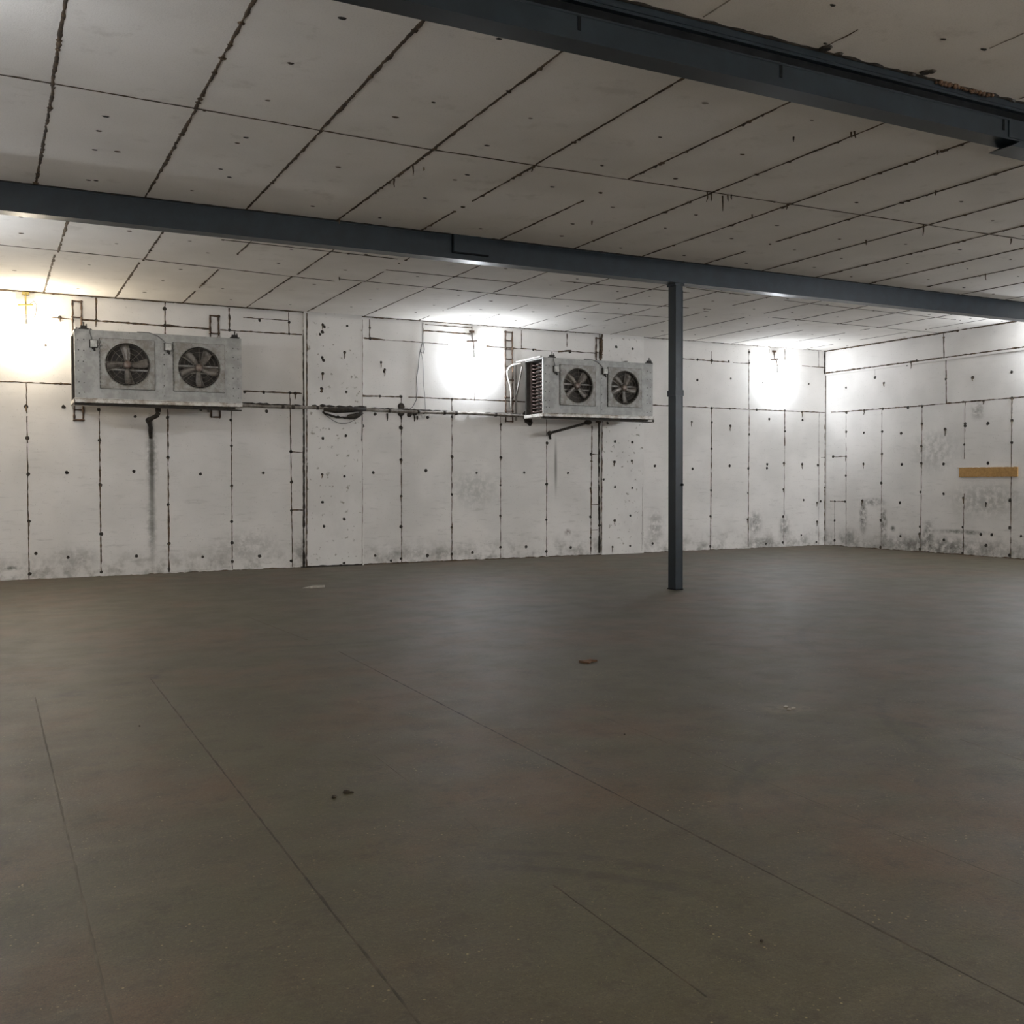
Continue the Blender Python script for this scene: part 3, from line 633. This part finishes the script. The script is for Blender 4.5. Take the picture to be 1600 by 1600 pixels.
        if jx < 1: m.tube([(jx-.02, -.02, jz+.05), (jx-.035, -.015, jz+.12), (jx-.05, -.012, jz+.17), (jx-.045, .0, z1+.012), (jx-.02, .05, z1+.01)], .008, 6)
        else: m.tube([(jx-.03, -.02, jz+.05), (jx-.07, -.012, jz+.10), (jx-.16, -.012, jz+.17), (jx-.28, -.006, z1+.008), (jx-.45, .01, z1+.008)], .008, 6)
        m.tube([(jx+.045, -.03, jz-.02), (jx+.09, -.03, jz-.03), (jx+.12, -.02, jz-.02)], .006, 6)
        put(m, 'cable', ['cable'], j)
    for bx in bolt_xs:
        m = MB(); m.box((bx-.07, -.015, z1), (bx+.07, .05, z1+.02)); m.box((bx-.045, -.01, z1+.02), (bx+.045, .04, z1+.055)); m.tube([(bx, .012, z1), (bx, .012, z1+.11)], .010, 8); m.tube([(bx+.035, .012, z1), (bx+.035, .012, z1+.085)], .008, 8)
        put(m, 'hanging_bolt', ['rubber'])
    # steel hanger frames behind the casing, fixed to the wall
    for hx in (.03 if seed == 1 else -.05, 2.12 if seed == 1 else W-.6):
        m = MB(); yw = D-16.43-.012
        m.bar((hx, .0, z1+.012), (hx, yw, z1+.012), .03, .03); m.bar((hx, yw, z1+.02), (hx, yw, z0-.06), .03, .024, (0,1,0))
        m.bar((hx, DP+.02, z1-.10), (hx, yw-.01, z0+.42), .026, .026)
        put(m, 'hanger_frame', ['hanger'])
    return root
CL = cooler(1.165, 'left twin-fan cooler hanging by the warm lamp at left', (90, 20), 1, (.13, 2.36))
CR = cooler(9.165, 'right twin-fan cooler with its coil end showing, left of the column', (50, 15), 2, (.19, 2.38))

# soot and torn mastic bits on the coolers' edges belong to the casing materials

# ------------------------------------------------------------------ rebar-like bracket outlines set in the wall
def bracket(x0, x1, z0, z1, rungs, label, seed, bottom=None):
    rng = random.Random(seed); mb = MB(); y = D-.016
    def run(a, b, r=.014):
        n = max(2, int((Vector(b)-Vector(a)).length/.05)); pts = [Vector(a).lerp(Vector(b), k/n)+Vector((rng.uniform(-.004,.004), 0, rng.uniform(-.004,.004))) for k in range(n+1)]
        mb.tube(pts, [r*rng.uniform(.7, 1.45) for _ in pts], 6)
    run((x0, y, z0), (x0, y, z1)); run((x1, y, z0), (x1, y, z1)); run((x0, y, z1), (x1, y, z1)); run((x0, y, z0), (x1, y, z0), .015)
    for z in rungs: run((x0, y, z), (x1, y, z), .009)
    for z in rungs + [z0, z1]:
        for x in (x0, x1): mb.ball((x, y, z), rng.uniform(.016, .028), 6, 4, 0, .3, rng)
    o = mb.build('wall_bracket', 'rust', origin=((x0+x1)/2, D-.01, z0)); tag(o, label, 'bracket', 'rusty ladder-shaped brackets holding the coolers')
bracket(1.215, 1.345, 2.50, 4.372, [4.12, 2.78, 2.66], 'rusty ladder-shaped bracket on the wall at the left end of left cooler', 31)
bracket(3.335, 3.475, 2.60, 4.293, [4.00, 2.77], 'rusty ladder-shaped bracket rising above the right end of left cooler', 32)
bracket(8.885, 9.035, 2.66, 4.382, [4.22, 4.05, 3.86, 3.72, 3.46, 3.12, 2.86], 'tall rusty ladder-shaped bracket left of the right cooler, nearest the middle lamp', 33)
bracket(10.945, 11.045, 2.70, 4.385, [4.1], 'narrow rusty bracket above right cooler, beside the double vertical joint', 34)

# bent white tube in front of the ladder bracket
mb = MB(); X_ = 8.97
mb.tube([(9.06, 17.10, 3.755), (8.99, 17.30, 3.745), (8.93, 17.36, 3.70), (8.90, 17.385, 3.62), (8.915, 17.39, 3.50), (8.96, 17.395, 3.36), (8.985, 17.395, 3.22), (8.985, 17.395, 2.90)], .017, 8)
o = mb.build('conduit', 'white_tube', origin=(8.985, 17.395, 2.9)); tag(o, 'bent white tube running down the ladder-shaped bracket left of the right cooler', 'tube')

# ------------------------------------------------------------------ refrigerant pipe along the wall
rng = random.Random(41); mb = MB(); pts = []
for k in range(61):
    u = k/60; pts.append((2.45+6.9*u, D-.040+.004*math.sin(u*30), 2.828-.052*u+.006*math.sin(u*17)))
mb.tube(pts, .030, 8, 0, True, .12, rng)
pr = mb.build('wall_pipe', ['pipe'], origin=(2.45, D-.04, 2.8)); tag(pr, 'long grey insulated pipe running along the wall between the coolers', 'pipe')
def sub(mbx, name, mats, par):
    o = mbx.build(name, mats, par); o.matrix_parent_inverse = Matrix.Translation(-par.location); return o
mb = MB()
for a, b, r_ in ((3.7, 4.95, .018), (5.05, 6.05, .035), (6.15, 7.1, .018), (7.1, 9.2, .015)):
    n = int((b-a)/.06); pts = [(a+(b-a)*k/n, D-.035+rng.uniform(-.01, .01), 2.852-.0075*(a+(b-a)*k/n-2.45)+rng.uniform(-.008, .01)) for k in range(n+1)]
    mb.tube(pts, [r_*rng.uniform(.6, 1.4) for _ in pts], 6)
sub(mb, 'dark_top_bead', ['mastic_dark'], pr)  # lumpy dark bead laid along the top of the pipe
for px in (443, 459, 497, 552, 610, 655, 696, 714, 776):
    P = wb(px, 640, .085); z = 2.828-.0075*(P.x-2.45); mb = MB(); mb.tube([(P.x-.022, D-.042, z), (P.x+.022, D-.042, z)], .038, 10); sub(mb, 'pipe_clamp', ['mastic_dark'], pr)
mb = MB(); pts = []
for k in range(19):
    u = k/18; pts.append((5.22+.72*u, D-.13, 2.745-.10*math.sin(math.pi*u)**.6*1.0+rng.uniform(-.006, .006)))
mb.tube([p_ for p_ in pts], [.020*rng.uniform(.6, 1.5) + (.02 if k > 11 else 0) for k in range(19)], 7); mb.tube([(5.25, D-.10, 2.78), (5.45, D-.12, 2.765), (5.75, D-.12, 2.79), (6.02, D-.11, 2.80)], [.03, .045, .05, .03], 8)
sub(mb, 'hanging_insulation', ['mastic_dark'], pr)
mb = MB(); pts = []
for k in range(21):
    u = k/20; pts.append((5.22+.76*u, D-.09, 2.73-.19*math.sin(math.pi*u)))
mb.tube(pts, .006, 6); o = mb.build('hanging_wire', 'cable', origin=(5.22, D-.09, 2.73)); tag(o, 'thin slack wire looping below the wall pipe', 'wire')

# drains
mb = MB(); mb.tube([(2.385, 16.75, 2.69), (2.385, 16.75, 2.615)], .042, 10); mb.tube([(2.385, 16.75, 2.60), (2.37, 16.78, 2.56), (2.30, 16.85, 2.52), (2.27, 16.95, 2.48)], [.036, .036, .034, .04], 10)
mb.tube([(2.27, 16.93, 2.50), (2.30, 17.12, 2.45), (2.345, 17.30, 2.40), (2.355, D-.03, 2.36), (2.36, D-.03, 2.22)], [.042, .034, .034, .036, .025], 10); mb.ball((2.27, 16.94, 2.49), .052, 10, 7)
sub(mb, 'drain_pipe', ['mastic_dark'], CL)
mb = MB(); mb.tube([(10.36, 16.8, 2.71), (10.36, 16.8, 2.62)], .05, 10); mb.ball((10.36, 16.8, 2.64), (.085, .05, .05), 10, 6, 0, .12, rng); mb.tube([(10.33, 16.8, 2.63), (9.98, 17.0, 2.52), (9.66, 17.1, 2.43)], .026, 10)
mb.ball((9.67, 17.1, 2.43), .048, 10, 7); mb.tube([(9.67, 17.1, 2.43), (9.80, 17.3, 2.42), (9.86, D-.02, 2.41), (9.87, D-.02, 2.33)], .022, 8)
sub(mb, 'drain_pipe', ['mastic_dark'], CR)

# ------------------------------------------------------------------ lamps
LD = .115                       # bulb centre to wall
def lamp(c, n, col, power, label, style=0, grp=True):
    """bare bulb on a holder hung from a bracket below the ceiling; n points into the room"""
    c, n = Vector(c), Vector(n); s_ = Vector((0,0,1)).cross(n).normalized()
    base = c - n*LD
    root = empty('wall_lamp', (base.x, base.y, c.z)); tag(root, label, 'lamp', 'bare bulbs lighting the walls' if grp else None)
    Wp = lambda a, b, h: c - n*LD + n*a + s_*b + Vector((0,0,h))
    m = MB(); m.box(Wp(.002, -.05, .62), Wp(.03, .05, .66)); m.tube([Wp(.02, 0, .64), Wp(.03, 0, .46)], .012, 8); m.tube([Wp(.03, -.11, .45), Wp(.03, .10, .47)], .013, 8)
    m.tube([Wp(.03, 0, .46), Wp(.09, .0, .43), Wp(LD, 0, .30)], .010, 8)
    sub(m, 'bracket', ['rust' if style != 1 else 'brass'], root)
    m = MB(); m.tube([Wp(.03, .05, .47), Wp(.06, .11, .52), Wp(.09, .15, .46), Wp(.10, .13, .30), Wp(LD, .03, .17), Wp(LD, 0, .14)], .006, 6); sub(m, 'cord', ['cable'], root)
    m = MB(); m.tube([Wp(LD, 0, .30), Wp(LD, 0, .16), Wp(LD, 0, .085)], [.012, .024, .026], 12); sub(m, 'socket', ['box'], root)
    m = MB()
    prof = [(.02, .10), (.026, .075), (.045, .045), (.058, .01), (.058, -.02), (.044, -.048), (.02, -.062)]
    m.tube([Wp(LD, 0, h) for r_, h in prof], [r_ for r_, h in prof], 14)
    sub(m, 'bulb', [bulb_mat('bulb_glass', col, 14)], root)
    ld = bpy.data.lights.new('filament', 'POINT'); ld.energy = power*BULB; ld.color = col; ld.shadow_soft_size = .045
    lo = bpy.data.objects.new('filament', ld); COL.objects.link(lo); lo.parent = root; lo.matrix_parent_inverse = Matrix.Translation(-root.location); lo.location = c
    return root
lamp((.55, D-LD, 3.80), NB, WARM, 60, 'warm bare bulb on the back wall left of the left cooler', 1)
lamp((8.17, D-LD, 3.70), NB, COOL, 66, 'cool bare bulb on the back wall between the two coolers')
lamp((15.62, D-LD, 3.74), NB, COOL, 52, 'cool bare bulb on the back wall near the right corner')
lamp((XR-LD, 11.45, 3.95), NR, COOL, 125, 'cool bare bulb on the right wall just outside the frame')
lamp((XL+LD, 12.7, 3.74), (1,0,0), COOL, 62, 'cool bare bulb on the left wall beyond the far beam')
lamp((XL+LD, 6.3, 3.7), (1,0,0), COOL, 42, 'bare bulb on the left wall between the two beams')
lamp((XL+LD, -2.5, 3.7), (1,0,0), NEUT, 90, 'added fill bulb on the left wall behind the viewer')  # added out of view to lift the general light level
lamp((XR-LD, 4.5, 3.7), NR, COOL, 400, 'added unseen fill bulb on the right wall between the two beams')  # added out of view and strong, for cool light from the right
lamp((XR-LD, -3.0, 3.7), NR, COOL, 300, 'added fill bulb on the right wall behind the viewer')  # unseen, added to brighten the room from the right rear
for x_, l_ in ((1, 'leftmost'), (7, 'middle'), (13, 'rightmost')):
    lamp((x_, YF+LD, 3.5), (0,1,0), NEUT, 240, l_+' of the three added fill bulbs on the wall behind the viewer')  # unseen row added as general fill light

# ------------------------------------------------------------------ cables, board, litter
rng = random.Random(51)
mb = MB(); y = D-.016
mb.tube([(7.17, y, 4.44), (7.165, y, 4.08), (7.13, y-.01, 3.98), (7.12, y-.01, 3.90), (7.17, y-.01, 3.87), (7.195, y-.01, 3.95), (7.175, y, 4.08)], .009, 6)
mb.tube([(7.15, y, 4.05), (7.10, y, 3.86), (7.075, y, 3.60), (7.04, y, 3.42), (7.05, y, 3.2), (7.035, y, 3.01), (6.96, y, 2.88), (6.88, y-.04, 2.83)], .008, 6)
mb.tube([(7.13, y, 3.90), (7.165, y, 3.74), (7.175, y, 3.55), (7.175, y, 3.30), (7.20, y, 3.12), (7.21, y, 2.82)], .005, 6)
o = mb.build('hanging_cable', 'cable', origin=(7.17, y, 4.4)); tag(o, 'thin grey cable looped and hanging down the wall left of the middle lamp', 'cable')
mb = MB(); y0, y1 = wr(1500, 740).y, wr(1591, 740).y
mb.box((XR-.028, y1, 1.555), (XR, y0, 1.735))
for k in range(40):
    yy = y1+(y0-y1)*rng.random(); zz = rng.choice((1.555, 1.735)); mb.box((XR-.026, yy, zz-.004), (XR-.002, yy+rng.uniform(.02, .06), zz+.004))
o = mb.build('wooden_board', 'wood', origin=(XR-.014, (y0+y1)/2, 1.645)); tag(o, 'long narrow brown chipboard strip fixed to the right wall', 'board')
def sheet(name, P, pts, h, mat, label, cat, rz=0):
    """crumpled scrap with thickness lying on the floor"""
    mb = MB(); n = len(pts); hs = [h*rng.uniform(.1, 1) for _ in pts]
    a = mb.add([(x, y_, q+.001) for (x, y_), q in zip(pts, hs)]); c0 = mb.add([(0, 0, h*1.1)])
    b = mb.add([(x*.98, y_*.98, .0005) for (x, y_), q in zip(pts, hs)]); c1 = mb.add([(0, 0, .0005)])
    for k in range(n):
        mb.face((c0, a+k, a+(k+1)%n)); mb.face((c1, b+(k+1)%n, b+k)); mb.face((a+k, b+k, b+(k+1)%n, a+(k+1)%n))
    o = mb.build(name, mat); o.location = (P[0], P[1], 0); o.rotation_euler.z = rz; tag(o, label, cat)
sheet('paper_scrap', (4.05, 14.0), [(-.14,-.04),(-.02,-.07),(.12,-.03),(.17,.05),(.05,.07),(-.08,.02)], .03, 'paper', 'small pale crumpled paper scrap on the far floor, left of centre', 'paper', -.3)
sheet('dry_leaf', (4.40, 7.12), [(-.07,-.05),(0,-.02),(.05,-.045),(.08,.05),(.03,.07),(-.02,.03),(-.08,.05)], .018, 'leaf', 'crumpled brown dry leaf on the middle of the floor', 'leaf', .4)
mb = MB(); mb.ball((0,0,.006), (.012, .009, .008), 8, 6, 0, .2, rng); o = mb.build('dark_clod', 'black'); o.location = (1.43, 4.615, 0); tag(o, 'left and smaller of two black clods on the near floor', 'clod', 'black clods on the near floor')
mb = MB(); mb.ball((0,0,.006), (.017, .010, .009), 8, 6, 0, .2, rng); mb.ball((.02,.0,.004), (.014, .006, .005), 8, 6, 0, .2, rng); o = mb.build('dark_clod', 'black'); o.location = (1.505, 4.66, 0); o.rotation_euler.z = -.45; tag(o, 'right and larger of two black clods on the near floor', 'clod', 'black clods on the near floor')
# pale cement crumbs
for i, (px, py) in enumerate([(1228,1105), (1233,1109), (1240,1107)]):
    P = wf(px, py); mb = MB(); mb.ball((0,0,.004), (.016, .012, .006), 7, 5, 0, .25, rng); o = mb.build('cement_crumb', 'paper'); o.location = (P.x, P.y, 0)
    tag(o, ['leftmost', 'middle', 'rightmost'][i]+' of the three pale cement crumbs clustered on the floor at right', 'crumb', 'pale crumbs on the floor')
for nm, px, py, lab in [('pebble', 218, 1135, 'tiny dark pebble on the left part of the near floor'), ('pebble', 976, 1148, 'tiny dark pebble right of the long floor joint, mid floor'), ('pebble', 1190, 1471, 'tiny dark pebble on the near floor at lower right')]:
    P = wf(px, py); mb = MB(); mb.ball((0,0,.003), (.006, .005, .004), 7, 5, 0, .25, rng); o = mb.build(nm, 'black'); o.location = (P.x, P.y, 0); tag(o, lab, 'pebble', 'tiny pebbles on the floor')
